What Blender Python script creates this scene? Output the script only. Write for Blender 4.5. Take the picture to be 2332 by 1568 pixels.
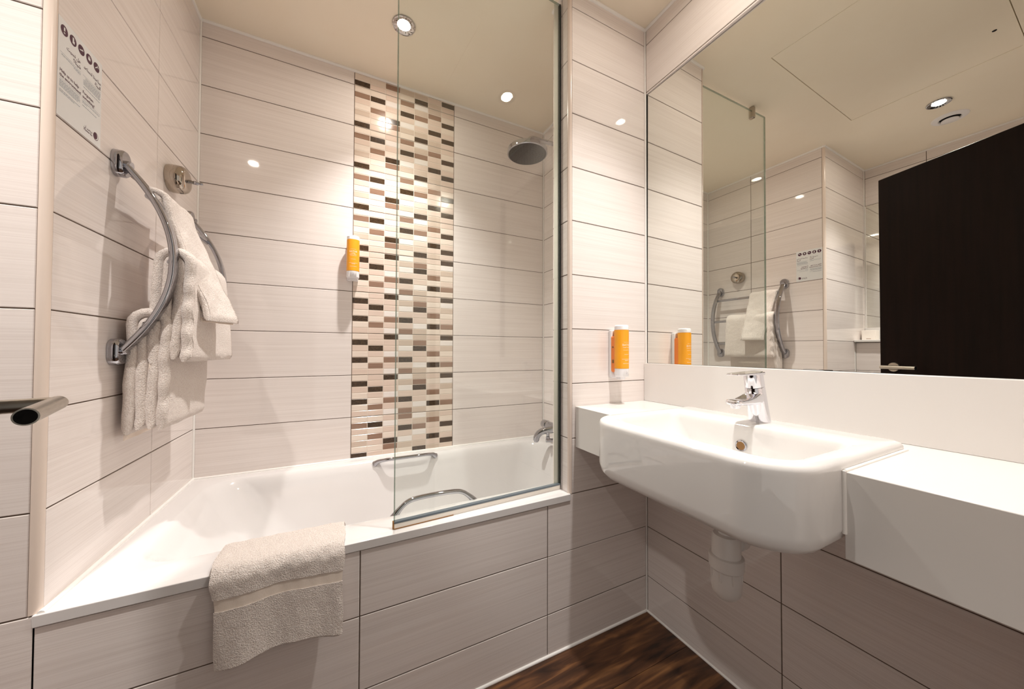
import bpy, bmesh, math, random
from mathutils import Vector, Matrix
random.seed(7)
D = bpy.data
SC = bpy.context.scene
COL = SC.collection
for o in list(D.objects):
    D.objects.remove(o)

# ------------------------------------------------------------------ camera
FPX = 778.42
cam = D.cameras.new('camera')
cam.sensor_fit = 'HORIZONTAL'; cam.sensor_width = 36.0
cam.lens = 36.0 * FPX / 2332.0
cam.clip_start = 0.01; cam.clip_end = 50
co = D.objects.new('camera', cam); COL.objects.link(co)
yaw, pitch, roll = 0.46361, 0.01638, 0.00295
fw = Vector((math.sin(yaw) * math.cos(pitch), math.cos(yaw) * math.cos(pitch), math.sin(pitch)))
r0 = Vector((math.cos(yaw), -math.sin(yaw), 0)); u0 = r0.cross(fw)
rt = math.cos(roll) * r0 + math.sin(roll) * u0
up = -math.sin(roll) * r0 + math.cos(roll) * u0
M = Matrix((rt, up, -fw)).transposed().to_4x4()
M.translation = Vector((0.52603, -1.02051, 1.07548))
co.matrix_world = M
SC.camera = co

# ------------------------------------------------------------------ world, exposure, lamps
w = D.worlds.new('world'); SC.world = w; w.use_nodes = True
w.node_tree.nodes['Background'].inputs[0].default_value = (1.0, 0.93, 0.85, 1)
w.node_tree.nodes['Background'].inputs[1].default_value = 0.24   # added even fill light, standing in for a bedroom beyond the open doorway
SC.view_settings.view_transform = 'Standard'
SC.view_settings.look = 'None'
SC.view_settings.gamma = 1.0
SC.view_settings.use_curve_mapping = False
SC.view_settings.exposure = 1.4
SC.cycles.max_bounces = 10
SC.cycles.diffuse_bounces = 6
SC.cycles.glossy_bounces = 6
SC.cycles.transmission_bounces = 6
SC.cycles.transparent_max_bounces = 16
SC.cycles.sample_clamp_indirect = 4.0
SC.cycles.caustics_reflective = True
SC.cycles.caustics_refractive = False
SC.cycles.use_denoising = True
LAMP_W = (35.0, 36.0, 32.0)
LAMP_COL = (1.0, 0.962, 0.925)
LIGHTS = ((0.746, 0.432), (-0.056, -0.464), (1.353, -0.485))

# ------------------------------------------------------------------ measured room
YB, XE, XM, CZ, FZ = 0.777, 1.641, 1.6576, 2.423, 0.01
XA, YF = -0.642, -1.075       # alcove wall, doorway wall
RIM = 0.556
XN, NT = 1.27, 0.11           # nib wall end, nib wall thickness
J = [0.154 + 0.2 * k for k in range(12)]

# ------------------------------------------------------------------ materials
def lin(c):
    if isinstance(c, str):
        c = tuple(int(c[i:i + 2], 16) / 255 for i in (0, 2, 4))
    return tuple(x / 12.92 if x <= 0.04045 else ((x + 0.055) / 1.055) ** 2.4 for x in c) + (1.0,)

MATS = {}
class NT_:
    def __init__(s, name):
        m = D.materials.new(name); m.use_nodes = True
        s.m = m; s.t = m.node_tree; s.b = s.t.nodes['Principled BSDF']; s.out = s.t.nodes['Material Output']
        MATS[name] = m
    def n(s, kind, **kw):
        nd = s.t.nodes.new(kind)
        for k, v in kw.items():
            if k.startswith('i_'):
                key = k[2:]
                nd.inputs[int(key) if key.isdigit() else key].default_value = v
            else:
                setattr(nd, k, v)
        return nd
    def l(s, a, b): s.t.links.new(a, b)
    def set(s, **kw):
        for k, v in kw.items():
            s.b.inputs[k.replace('_', ' ')].default_value = v

def plain(name, col, rough=0.5, metal=0.0, **kw):
    q = NT_(name)
    q.b.inputs['Base Color'].default_value = lin(col)
    q.b.inputs['Roughness'].default_value = rough
    q.b.inputs['Metallic'].default_value = metal
    for k, v in kw.items():
        q.b.inputs[k.replace('_', ' ')].default_value = v
    return q.m

def noisy(name, c1, c2, scale=(1, 1, 1), rough=0.5, bump=0.0, bscale=None, bdist=0.001, detail=3, metal=0.0, space='Position', **kw):
    """two-tone noise material in world-space metres"""
    q = NT_(name)
    if space == 'Position':
        src = q.n('ShaderNodeNewGeometry').outputs['Position']
    else:
        src = q.n('ShaderNodeTexCoord').outputs[space]
    mp = q.n('ShaderNodeMapping'); mp.inputs['Scale'].default_value = scale
    q.l(src, mp.inputs['Vector'])
    nz = q.n('ShaderNodeTexNoise'); nz.inputs['Scale'].default_value = 1.0; nz.inputs['Detail'].default_value = detail
    q.l(mp.outputs[0], nz.inputs['Vector'])
    rp = q.n('ShaderNodeValToRGB')
    rp.color_ramp.elements[0].color = lin(c1); rp.color_ramp.elements[0].position = 0.3
    rp.color_ramp.elements[1].color = lin(c2); rp.color_ramp.elements[1].position = 0.7
    q.l(nz.outputs['Fac'], rp.inputs['Fac']); q.l(rp.outputs[0], q.b.inputs['Base Color'])
    q.set(Roughness=rough, Metallic=metal)
    for k, v in kw.items():
        q.b.inputs[k.replace('_', ' ')].default_value = v
    if bump:
        n2 = q.n('ShaderNodeTexNoise'); n2.inputs['Scale'].default_value = bscale or 100; n2.inputs['Detail'].default_value = 2
        q.l(src, n2.inputs['Vector'])
        bp = q.n('ShaderNodeBump'); bp.inputs['Strength'].default_value = bump; bp.inputs['Distance'].default_value = bdist
        q.l(n2.outputs['Fac'], bp.inputs['Height']); q.l(bp.outputs[0], q.b.inputs['Normal'])
    return q.m

def tile_material(name, base, dark, rough=0.035):
    """glossy ceramic with fine horizontal streaks; per-tile shift"""
    q = NT_(name)
    pos = q.n('ShaderNodeNewGeometry').outputs['Position']
    sep = q.n('ShaderNodeSeparateXYZ'); q.l(pos, sep.inputs[0])
    add = q.n('ShaderNodeMath', operation='ADD'); q.l(sep.outputs[0], add.inputs[0]); q.l(sep.outputs[1], add.inputs[1])
    rnd = q.n('ShaderNodeObjectInfo').outputs['Random']
    r10 = q.n('ShaderNodeMath', operation='MULTIPLY', i_1=37.0); q.l(rnd, r10.inputs[0])
    def streak(hs, vs, detail):
        c = q.n('ShaderNodeCombineXYZ')
        a = q.n('ShaderNodeMath', operation='MULTIPLY', i_1=hs); q.l(add.outputs[0], a.inputs[0])
        b = q.n('ShaderNodeMath', operation='MULTIPLY', i_1=vs); q.l(sep.outputs[2], b.inputs[0])
        q.l(a.outputs[0], c.inputs[0]); q.l(b.outputs[0], c.inputs[1]); q.l(r10.outputs[0], c.inputs[2])
        nz = q.n('ShaderNodeTexNoise'); nz.inputs['Scale'].default_value = 1; nz.inputs['Detail'].default_value = detail
        nz.inputs['Roughness'].default_value = 0.6
        q.l(c.outputs[0], nz.inputs['Vector']); return nz.outputs['Fac']
    f1 = streak(2.5, 480.0, 2); f2 = streak(0.9, 70.0, 3)
    mx = q.n('ShaderNodeMath', operation='MULTIPLY_ADD', i_1=0.65); q.l(f1, mx.inputs[0])
    m2 = q.n('ShaderNodeMath', operation='MULTIPLY', i_1=0.35); q.l(f2, m2.inputs[0]); q.l(m2.outputs[0], mx.inputs[2])
    rp = q.n('ShaderNodeValToRGB')
    rp.color_ramp.elements[0].color = lin(dark); rp.color_ramp.elements[0].position = 0.30
    rp.color_ramp.elements[1].color = lin(base); rp.color_ramp.elements[1].position = 0.58
    q.l(mx.outputs[0], rp.inputs['Fac']); q.l(rp.outputs[0], q.b.inputs['Base Color'])
    q.set(Roughness=rough, IOR=1.55)
    bp = q.n('ShaderNodeBump'); bp.inputs['Strength'].default_value = 0.02; bp.inputs['Distance'].default_value = 0.0004
    q.l(f1, bp.inputs['Height']); q.l(bp.outputs[0], q.b.inputs['Normal'])
    return q.m

TILE = tile_material('tile_ceramic', 'F0E8E4', 'E1D7D2')
GROUT = noisy('grout', '5E4E42', '6E5D50', (60, 60, 60), 0.85)
CAULK = plain('white_sealant', 'F8F5F1', 0.4)
TRIM = plain('cream_trim', 'E8D8CC', 0.22)
CEIL = noisy('ceiling_paint', 'F7ECD9', 'F8EEDC', (8, 8, 8), 0.75, bump=0.08, bscale=250, bdist=0.0006)
CORE = plain('wall_core', '80756C', 0.9)
PORC = plain('white_porcelain', 'E6E4E2', 0.04, IOR=1.6)
ACRY = plain('white_acrylic', 'E6E3E2', 0.09, Coat_Weight=0.4, Coat_Roughness=0.05)
SOLID = plain('white_solid_surface', 'E6E3E0', 0.25)
CHROME = plain('chrome', 'B4B4B9', 0.035, 1.0)
CHROME2 = plain('bright_chrome', 'E6E6EC', 0.03, 1.0)
STEEL = noisy('brushed_steel', 'B9B2A6', 'C9C2B6', (40, 40, 400), 0.28, metal=1.0)
NICKEL = plain('polished_nickel', 'B8AEA2', 0.05, 1.0)
DARK = plain('dark_rubber', '15211F', 0.4)
BLACKGAP = plain('black_gap', '14110E', 0.9)
PLAST = plain('white_plastic', 'F2F0F2', 0.3)
TRAPM = plain('grey_white_pipe_plastic', 'E4E0DD', 0.35)
ORANGE = plain('orange_label', 'FFAE26', 0.35)
AMBER = plain('amber_bottle_side', 'F58A3C', 0.3)
WHITEINK = plain('white_print', 'FFF1D8', 0.5)
PURPLE = plain('purple_print', '4A1A35', 0.5)
BLUEINK = plain('grey_blue_print', '6F8294', 0.6)
NOTICE = plain('notice_card', 'E9EBEC', 0.35)
BROWN_HOLE = plain('overflow_hole', '8A6230', 0.3)
MIRROR = plain('mirror_silver', 'EDEEE9', 0.0, 1.0)
NOZZ = noisy('shower_face', '2A292B', '343336', (300, 300, 300), 0.3, metal=0.3)
MOULD = plain('seal_stain', '9A6A33', 0.7)
SEALM = plain('clear_seal_plastic', 'EFE7DC', 0.25)
MOS = {
    'D': noisy('mosaic_dark', '2E2118', '58432F', (120, 30, 260), 0.16, detail=5),
    'M': tile_material('mosaic_mid', '9A7B68', '8B6D5B', 0.12),
    't': tile_material('mosaic_taupe', 'D6C3B3', 'CAB6A6', 0.12),
    'L': tile_material('mosaic_blush', 'E5D1C3', 'DBC5B7', 0.12),
    'C': tile_material('mosaic_cream', 'EFE1D4', 'E6D6C8', 0.12),
    'W': tile_material('mosaic_white', 'F3ECE7', 'EBE2DC', 0.12),
}
def wood_floor():
    q = NT_('wood_floor')
    pos = q.n('ShaderNodeNewGeometry').outputs['Position']
    mp = q.n('ShaderNodeMapping'); mp.inputs['Scale'].default_value = (5, 38, 1); q.l(pos, mp.inputs['Vector'])
    rnd = q.n('ShaderNodeObjectInfo').outputs['Random']
    rr_ = q.n('ShaderNodeMath', operation='MULTIPLY', i_1=20.0); q.l(rnd, rr_.inputs[0])
    cb = q.n('ShaderNodeCombineXYZ'); q.l(rr_.outputs[0], cb.inputs[2]); q.l(cb.outputs[0], mp.inputs['Location'])
    nz = q.n('ShaderNodeTexNoise'); nz.inputs['Scale'].default_value = 1; nz.inputs['Detail'].default_value = 6; nz.inputs['Distortion'].default_value = 0.6
    q.l(mp.outputs[0], nz.inputs['Vector'])
    rp = q.n('ShaderNodeValToRGB')
    e = rp.color_ramp.elements
    e[0].color = lin('2B190F'); e[0].position = 0.32; e[1].color = lin('8F623B'); e[1].position = 0.72
    x = e.new(0.52); x.color = lin('583822')
    q.l(nz.outputs['Fac'], rp.inputs['Fac']); q.l(rp.outputs[0], q.b.inputs['Base Color'])
    q.set(Roughness=0.42)
    bp = q.n('ShaderNodeBump'); bp.inputs['Strength'].default_value = 0.15; bp.inputs['Distance'].default_value = 0.001
    q.l(nz.outputs['Fac'], bp.inputs['Height']); q.l(bp.outputs[0], q.b.inputs['Normal'])
    return q.m
WOOD = wood_floor()
DOORM = noisy('dark_wenge_door', '120805', '1A0D08', (60, 60, 3), 0.5, detail=5, Specular_IOR_Level=0.12)

def terry(name, c1, c2):
    q = NT_(name)
    tc = q.n('ShaderNodeNewGeometry').outputs['Position']
    nz = q.n('ShaderNodeTexNoise'); nz.inputs['Scale'].default_value = 420; nz.inputs['Detail'].default_value = 3
    q.l(tc, nz.inputs['Vector'])
    n2 = q.n('ShaderNodeTexNoise'); n2.inputs['Scale'].default_value = 45; n2.inputs['Detail'].default_value = 4
    q.l(tc, n2.inputs['Vector'])
    rp = q.n('ShaderNodeValToRGB')
    rp.color_ramp.elements[0].color = lin(c1); rp.color_ramp.elements[0].position = 0.3
    rp.color_ramp.elements[1].color = lin(c2); rp.color_ramp.elements[1].position = 0.65
    q.l(nz.outputs['Fac'], rp.inputs['Fac']); q.l(rp.outputs[0], q.b.inputs['Base Color'])
    ad = q.n('ShaderNodeMath', operation='MULTIPLY_ADD', i_1=1.0); q.l(nz.outputs['Fac'], ad.inputs[0])
    ml = q.n('ShaderNodeMath', operation='MULTIPLY', i_1=0.9); q.l(n2.outputs['Fac'], ml.inputs[0]); q.l(ml.outputs[0], ad.inputs[2])
    bp = q.n('ShaderNodeBump'); bp.inputs['Strength'].default_value = 0.9; bp.inputs['Distance'].default_value = 0.0045
    q.l(ad.outputs[0], bp.inputs['Height']); q.l(bp.outputs[0], q.b.inputs['Normal'])
    q.set(Roughness=0.95, Sheen_Weight=0.35, Sheen_Roughness=0.5)
    q.b.inputs['Specular IOR Level'].default_value = 0.15
    return q.m
TERRY = terry('cream_terry', 'DCCCC2', 'F8EFE8')
HEMM = noisy('woven_towel_band', 'E9DACC', 'F1E4D8', (500, 500, 500), 0.85)

def glass_material():
    q = NT_('clear_glass')
    t = q.t
    tr = q.n('ShaderNodeBsdfTransparent'); tr.inputs[0].default_value = (0.955, 0.975, 0.962, 1)
    gl = q.n('ShaderNodeBsdfGlossy'); gl.inputs['Roughness'].default_value = 0.0
    gl.inputs['Color'].default_value = (0.95, 0.97, 0.95, 1)
    fr = q.n('ShaderNodeFresnel')
    bk = q.n('ShaderNodeNewGeometry').outputs['Backfacing']          # both faces of the pane reflect alike
    io = q.n('ShaderNodeMath', operation='MULTIPLY_ADD', i_1=1 / 1.5 - 1.5, i_2=1.5); q.l(bk, io.inputs[0]); q.l(io.outputs[0], fr.inputs['IOR'])
    mx = q.n('ShaderNodeMixShader')
    q.l(fr.outputs[0], mx.inputs[0]); q.l(tr.outputs[0], mx.inputs[1]); q.l(gl.outputs[0], mx.inputs[2])
    q.l(mx.outputs[0], q.out.inputs['Surface'])
    return q.m
GLASS = glass_material()
def edge_glass():
    q = NT_('glass_edge')
    tr = q.n('ShaderNodeBsdfTransparent'); tr.inputs[0].default_value = (0.72, 0.78, 0.74, 1)
    gl = q.n('ShaderNodeBsdfPrincipled'); gl.inputs['Base Color'].default_value = lin('9AA59C'); gl.inputs['Roughness'].default_value = 0.1
    mx = q.n('ShaderNodeMixShader'); mx.inputs[0].default_value = 0.35
    q.l(tr.outputs[0], mx.inputs[1]); q.l(gl.outputs[0], mx.inputs[2]); q.l(mx.outputs[0], q.out.inputs['Surface'])
    return q.m
GEDGE = edge_glass()
def emit(name, col, s):
    q = NT_(name)
    e = q.n('ShaderNodeEmission'); e.inputs[0].default_value = lin(col); e.inputs[1].default_value = s
    q.l(e.outputs[0], q.out.inputs['Surface']); return q.m
LENS = emit('lamp_lens', 'FFF4E6', 160.0)

# ------------------------------------------------------------------ mesh helpers
def link(name, me, mat, parent=None):
    o = D.objects.new(name, me); COL.objects.link(o)
    if mat is not None and not me.materials: me.materials.append(mat)
    if parent is not None: o.parent = parent
    return o
def mesh(name, verts, faces, mat, parent=None, smooth=None):
    me = D.meshes.new(name); me.from_pydata([tuple(v) for v in verts], [], faces); me.update()
    bm = bmesh.new(); bm.from_mesh(me); bmesh.ops.recalc_face_normals(bm, faces=bm.faces); bm.to_mesh(me); bm.free()
    if smooth is not None:
        me.shade_smooth(); me.set_sharp_from_angle(angle=math.radians(smooth))
    return link(name, me, mat, parent)
def bevel(o, wdt, seg=2, angle=30):
    m = o.modifiers.new('bevel', 'BEVEL'); m.width = wdt; m.segments = seg; m.limit_method = 'ANGLE'; m.angle_limit = math.radians(angle)
    return o
def boxdata(x0, x1, y0, y1, z0, z1):
    v = [(x, y, z) for z in (z0, z1) for y in (y0, y1) for x in (x0, x1)]
    f = [(0, 2, 3, 1), (4, 5, 7, 6), (0, 1, 5, 4), (2, 6, 7, 3), (0, 4, 6, 2), (1, 3, 7, 5)]
    return v, f
def box(name, x0, x1, y0, y1, z0, z1, mat, parent=None, bev=0.0, seg=2):
    v, f = boxdata(x0, x1, y0, y1, z0, z1)
    o = mesh(name, v, f, mat, parent)
    if bev:
        bevel(o, bev, seg); o.data.shade_smooth(); o.data.set_sharp_from_angle(angle=math.radians(40))
    return o
class MB:
    """collect several shells into one mesh"""
    def __init__(s): s.v = []; s.f = []
    def add(s, v, f):
        n = len(s.v); s.v += [tuple(x) for x in v]; s.f += [tuple(i + n for i in q) for q in f]; return s
    def box(s, *a): return s.add(*boxdata(*a))
    def build(s, name, mat, parent=None, smooth=None): return mesh(name, s.v, s.f, mat, parent, smooth)
def ringfaces(nr, n, close=True, cap0=True, cap1=True):
    f = []
    for i in range(nr - 1):
        for j in range(n if close else n - 1):
            k = (j + 1) % n
            f.append((i * n + j, i * n + k, (i + 1) * n + k, (i + 1) * n + j))
    if cap0: f.append(tuple(reversed(range(n))))
    if cap1: f.append(tuple((nr - 1) * n + j for j in range(n)))
    return f
def loftdata(rings, cap0=True, cap1=True):
    v = [p for r in rings for p in r]
    return v, ringfaces(len(rings), len(rings[0]), True, cap0, cap1)
def tubedata(pts, rad, n=12, ry=None, upv=None, cap=True):
    """sweep; rad scalar or list (half-width), ry second radius"""
    pts = [Vector(p) for p in pts]; m = len(pts)
    rad = rad if isinstance(rad, (list, tuple)) else [rad] * m
    ry = rad if ry is None else (ry if isinstance(ry, (list, tuple)) else [ry] * m)
    rings = []; nrm = None
    for i, p in enumerate(pts):
        t = (pts[min(i + 1, m - 1)] - pts[max(i - 1, 0)]).normalized()
        if nrm is None:
            a = Vector(upv) if upv else (Vector((0, 0, 1)) if abs(t.z) < 0.9 else Vector((1, 0, 0)))
            nrm = (a - t * a.dot(t)).normalized()
        else:
            nrm = (nrm - t * nrm.dot(t)).normalized()
        b = t.cross(nrm)
        rings.append([p + nrm * (rad[i] * math.cos(2 * math.pi * k / n)) + b * (ry[i] * math.sin(2 * math.pi * k / n)) for k in range(n)])
    return loftdata(rings, cap, cap)
def tube(name, pts, rad, mat, parent=None, n=14, **kw):
    v, f = tubedata(pts, rad, n, **kw)
    return mesh(name, v, f, mat, parent, 50)
def lathedata(prof, origin, axis=(0, 0, 1), n=32, cap0=False, cap1=False):
    """prof: (radius, height along axis)"""
    ax = Vector(axis).normalized(); a = Vector((1, 0, 0)) if abs(ax.x) < 0.9 else Vector((0, 1, 0))
    u = (a - ax * a.dot(ax)).normalized(); v_ = ax.cross(u); o = Vector(origin)
    rings = [[o + ax * h + (u * math.cos(2 * math.pi * k / n) + v_ * math.sin(2 * math.pi * k / n)) * max(r, 1e-5) for k in range(n)] for r, h in prof]
    return loftdata(rings, cap0, cap1)
def lathe(name, prof, origin, mat, parent=None, axis=(0, 0, 1), n=32, sm=35, cap0=True, cap1=True):
    v, f = lathedata(prof, origin, axis, n, cap0, cap1)
    return mesh(name, v, f, mat, parent, sm)
def spline(pts, k=8):
    """Catmull-Rom through points"""
    P = [Vector(p) for p in pts]; out = []
    for i in range(len(P) - 1):
        a, b, c, d = P[max(i - 1, 0)], P[i], P[i + 1], P[min(i + 2, len(P) - 1)]
        for j in range(k):
            t = j / k
            out.append(0.5 * (2 * b + (c - a) * t + (2 * a - 5 * b + 4 * c - d) * t * t + (3 * b - a - 3 * c + d) * t ** 3))
    out.append(P[-1]); return out
def rr(x0, x1, y0, y1, r, m=6, rl=None):
    """rounded rectangle; r corner radius at x0 side, rl at x1 side"""
    rl = r if rl is None else rl
    out = []
    for cx, cy, a0, q in ((x1 - rl, y1 - rl, 0, rl), (x0 + r, y1 - r, 90, r), (x0 + r, y0 + r, 180, r), (x1 - rl, y0 + rl, 270, rl)):
        for k in range(m + 1):
            a = math.radians(a0 + 90 * k / m)
            out.append((cx + q * math.cos(a), cy + q * math.sin(a)))
    return out
def thing(name, label, cat, loc=(0, 0, 0), group=None):
    o = D.objects.new(name, None); COL.objects.link(o); o.empty_display_size = 0.05
    o['label'] = label; o['category'] = cat
    if group: o['group'] = group
    return o
def tag(o, label, cat, group=None):
    o['label'] = label; o['category'] = cat
    if group: o['group'] = group
    return o
def struct(o, label=None):
    o['kind'] = 'structure'
    if label: o['label'] = label
    return o

# ------------------------------------------------------------------ tiled walls
TCACHE = {}
def tile_mesh(wd, ht, th, mat, bv=0.0012):
    key = (round(wd, 4), round(ht, 4), round(th, 4), mat.name)
    if key in TCACHE: return TCACHE[key]
    a, b = wd / 2, ht / 2
    v = [(-a, -b, -th), (a, -b, -th), (a, b, -th), (-a, b, -th),
         (-a, -b, -bv), (a, -b, -bv), (a, b, -bv), (-a, b, -bv),
         (-a + bv, -b + bv, 0), (a - bv, -b + bv, 0), (a - bv, b - bv, 0), (-a + bv, b - bv, 0)]
    f = [(8, 9, 10, 11)]
    for i in range(4):
        k = (i + 1) % 4
        f += [(i, k, 4 + k, 4 + i), (4 + i, 4 + k, 8 + k, 8 + i)]
    f.append((3, 2, 1, 0))
    me = D.meshes.new('tile'); me.from_pydata(v, [], f); me.update(); me.materials.append(mat)
    TCACHE[key] = me; return me
def place_tile(name, parent, face, pos, u0, u1, z0, z1, mat, th=0.008, gap=0.0028):
    """face: outward normal '+x','-x','+y','-y'; pos: plane coordinate; u: other horizontal axis"""
    wd, ht = u1 - u0 - gap, z1 - z0 - gap
    if wd < 0.006 or ht < 0.006: return None
    o = D.objects.new(name, tile_mesh(wd, ht, th, mat)); COL.objects.link(o)
    uc, zc = (u0 + u1) / 2, (z0 + z1) / 2
    nrm = {'+x': (1, 0, 0), '-x': (-1, 0, 0), '+y': (0, 1, 0), '-y': (0, -1, 0)}[face]
    n = Vector(nrm); zz = Vector((0, 0, 1)); xx = zz.cross(n)
    m = Matrix((xx, zz, n)).transposed().to_4x4()
    m.translation = Vector((pos, uc, zc)) if face[1] == 'x' else Vector((uc, pos, zc))
    o.parent = parent; o.matrix_basis = m
    return o
def cuts(lo, hi, js): return [lo] + [j for j in js if lo + 0.004 < j < hi - 0.004] + [hi]
def tiled(parent, face, pos, ucuts, zlo, zhi, mat=TILE, th=0.008):
    zs = cuts(zlo, zhi, J)
    for a, b in zip(ucuts[:-1], ucuts[1:]):
        for c, d in zip(zs[:-1], zs[1:]):
            place_tile('wall_tile', parent, face, pos, a, b, c, d, mat, th)
R_ = 0.0022   # grout recess

# back wall with mosaic column
wb = struct(box('wall_back', -0.1, XE + 0.1, YB + R_, YB + 0.1, 0.30, CZ + 0.05, GROUT))
MX0, MX1 = 0.572, 1.067
tiled(wb, '-y', YB, [0.004, MX0], RIM, CZ); tiled(wb, '-y', YB, [MX1, XE - 0.004], RIM, CZ)
PA = ['CCLMWtL', 'MDWLtMC', 'LCLDMLD', 'CMCLWLC', 'tLDWLDL', 'CCMttLD', 'DLLCDtL']
PB = ['CLDWtLD', 'DLLtMCW', 'LDLWDLt', 'CLWLLMC', 'DCMDLCL', 'CMLLWDM', 'LLWMtCC']
cw = (MX1 - MX0) / 7
for k in range(2, 12):
    pat = PB if 3 <= k <= 6 else PA
    z0 = J[k] if k > 2 else RIM; ztop = min(J[k] + 0.2, CZ)
    panel = box('decor_panel', MX0 + 0.0014, MX1 - 0.0014, YB - 0.0065, YB + 0.004, z0 + 0.0012, ztop - 0.0012, GROUT, wb)
    panel.data.materials[0] = MATS['grout_light'] if 'grout_light' in MATS else plain('grout_light', 'E3D6C9', 0.7)
    rp_ = 0.2 / 7
    for r in range(7):
        zb = J[k] + 0.2 - (r + 1) * rp_; zt = zb + rp_
        zb, zt = max(zb, z0 + 0.001), min(zt, ztop - 0.001)
        for c in range(7):
            if zt - zb < 0.006: continue
            place_tile('mosaic_piece', panel, '-y', YB - 0.0075 + 0.0075, MX0 + c * cw, MX0 + (c + 1) * cw, zb, zt, MOS[pat[r][c]], 0.004, 0.0024)
    panel.data.transform(Matrix.Translation((0, 0.0074, 0)))

# left wall with the towel rail
wl = struct(box('wall_left', -0.1, -R_, 0.006, YB + 0.05, 0.30, CZ + 0.05, GROUT))
tiled(wl, '+x', 0.0, [0.013, 0.441, YB - 0.004], RIM, CZ)
# return wall left of the bath, facing the camera
wr = struct(box('wall_return', XA - 0.1, -0.004, R_, 0.1, 0.0, CZ + 0.05, GROUT))
tiled(wr, '-y', 0.0, [XA, -0.612, -0.013], J[2], CZ); tiled(wr, '-y', 0.0, [XA, -0.612, -0.0055], FZ, J[2])
# bath panel wall under the tub rim
wp = struct(box('wall_bath', -0.01, 1.178, R_, 0.03, 0.0, 0.53, GROUT))
tiled(wp, '-y', 0.0, [-0.0055, 0.578, 1.178], FZ, 0.531)
# nib wall
wn = struct(box('wall_nib', 1.178, XM + 0.1, R_, 0.03, 0.0, 0.530, GROUT))
box('grout_bed', 1.2745, XM + 0.05, R_, 0.011, 0.525, RIM + 0.002, GROUT, wn)
nb = box('nib_core', XN + R_, XM + 0.1, R_, NT - R_, RIM + 0.001, CZ + 0.05, GROUT, wn)
tiled(wn, '-y', 0.0, [1.178, XM - 0.003], FZ, J[1])
zs = cuts(J[2], CZ, J)
lp = [(1.1794, J[1] + 0.0014), (XM - 0.0044, J[1] + 0.0014), (XM - 0.0044, J[2] - 0.0014), (1.2748, J[2] - 0.0014), (1.2748, 0.5305), (1.1794, 0.5305)]
lv_ = [(a, yy, b) for yy in (0.0, 0.008) for a, b in lp]
lt = mesh('wall_tile', lv_, [(0, 1, 2, 3, 4, 5), (11, 10, 9, 8, 7, 6)] + [(i, (i + 1) % 6, 6 + (i + 1) % 6, 6 + i) for i in range(6)], TILE, wn)
for c, d in zip(zs[:-1], zs[1:]):
    place_tile('wall_tile', wn, '-y', 0.0, XN + 0.011, XM - 0.003, c, d, TILE)
    place_tile('wall_tile', wn, '-x', XN, 0.010, 0.048, c, d, TILE)
    place_tile('wall_tile', wn, '-x', XN, 0.048, NT, c, d, TILE)
    place_tile('wall_tile', wn, '+y', NT, XN, XE, c, d, TILE)
# shower end wall
we = struct(box('wall_shower', XE + R_, XM + 0.1, NT - 0.02, YB + 0.1, 0.30, CZ + 0.05, GROUT))
tiled(we, '-x', XE, [NT + 0.003, YB - 0.004], RIM, CZ)
# basin wall: tiles below the counter and above the mirror
wq = struct(box('wall_right', XM + 0.022, XM + 0.12, YF - 0.1, 0.05, 0.0, CZ + 0.05, CORE))
gb = box('grout_bed', XM + R_, XM + 0.023, YF, 0.004, 0.0, 1.0, GROUT, wq)
gb2 = box('grout_bed', XM + R_, XM + 0.023, YF, 0.004, 2.147, CZ + 0.04, GROUT, wq)
tiled(wq, '-x', XM, [YF, -0.481, -0.004], FZ, 0.722)
tiled(wq, '-x', XM, [YF, -0.481, -0.004], 2.1445, CZ, th=0.016)
# alcove wall beyond, with the boxed-in lower part
wa = struct(box('wall_alcove', XA - 0.1, XA - R_, YF - 0.1, 0.05, 0.0, CZ + 0.05, GROUT))
tiled(wa, '+x', XA, [YF, -0.9, -0.3, -0.004], 1.15, CZ)
bx = box('boxed_in_panel', XA, -0.452 - R_, YF, 0.0, 0.0, 1.148, GROUT, wa)
tiled(wa, '+x', -0.452, [YF, -0.9, -0.3, -0.004], FZ, 1.148)
# doorway wall behind the camera
wf = MB()
wf.box(XA - 0.1, 0.29, YF - 0.1, YF, 0.0, CZ + 0.05).box(1.17, XM + 0.1, YF - 0.1, YF, 0.0, CZ + 0.05).box(0.29, 1.17, YF - 0.1, YF, 2.075, CZ + 0.05)
wfo = struct(wf.build('wall_front', GROUT))
tiled(wfo, '+y', YF + 0.008, [XA, -0.3, 0.285], FZ, CZ)
tiled(wfo, '+y', YF + 0.008, [1.175, XM - 0.004], FZ, CZ)
tiled(wfo, '+y', YF + 0.008, [0.285, 0.73, 1.175], 2.08, CZ)
# floor: planks running along the bath
fl = struct(box('floor', XA - 0.1, XM + 0.1, -2.4, 0.1, -0.08, FZ - 0.003, BLACKGAP))
y = 0.002; i = 0
while y > -2.3:
    y0 = y - 0.187
    xo = (0.5, 0.08, -0.3)[i % 3]
    xs = [XA - 0.05, xo, xo + 1.2]
    xs = [x for x in xs if x < XM]; xs.append(XM + 0.02)
    for a, b in zip(xs[:-1], xs[1:]):
        o = D.objects.new('floor_plank', None)
        v, f = boxdata(a + 0.0005, b - 0.0005, y0 + 0.0006, y - 0.0006, FZ - 0.006, FZ)
        pl = mesh('floor_plank', v, f, WOOD, fl)
        D.objects.remove(o)
    y = y0; i += 1

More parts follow.
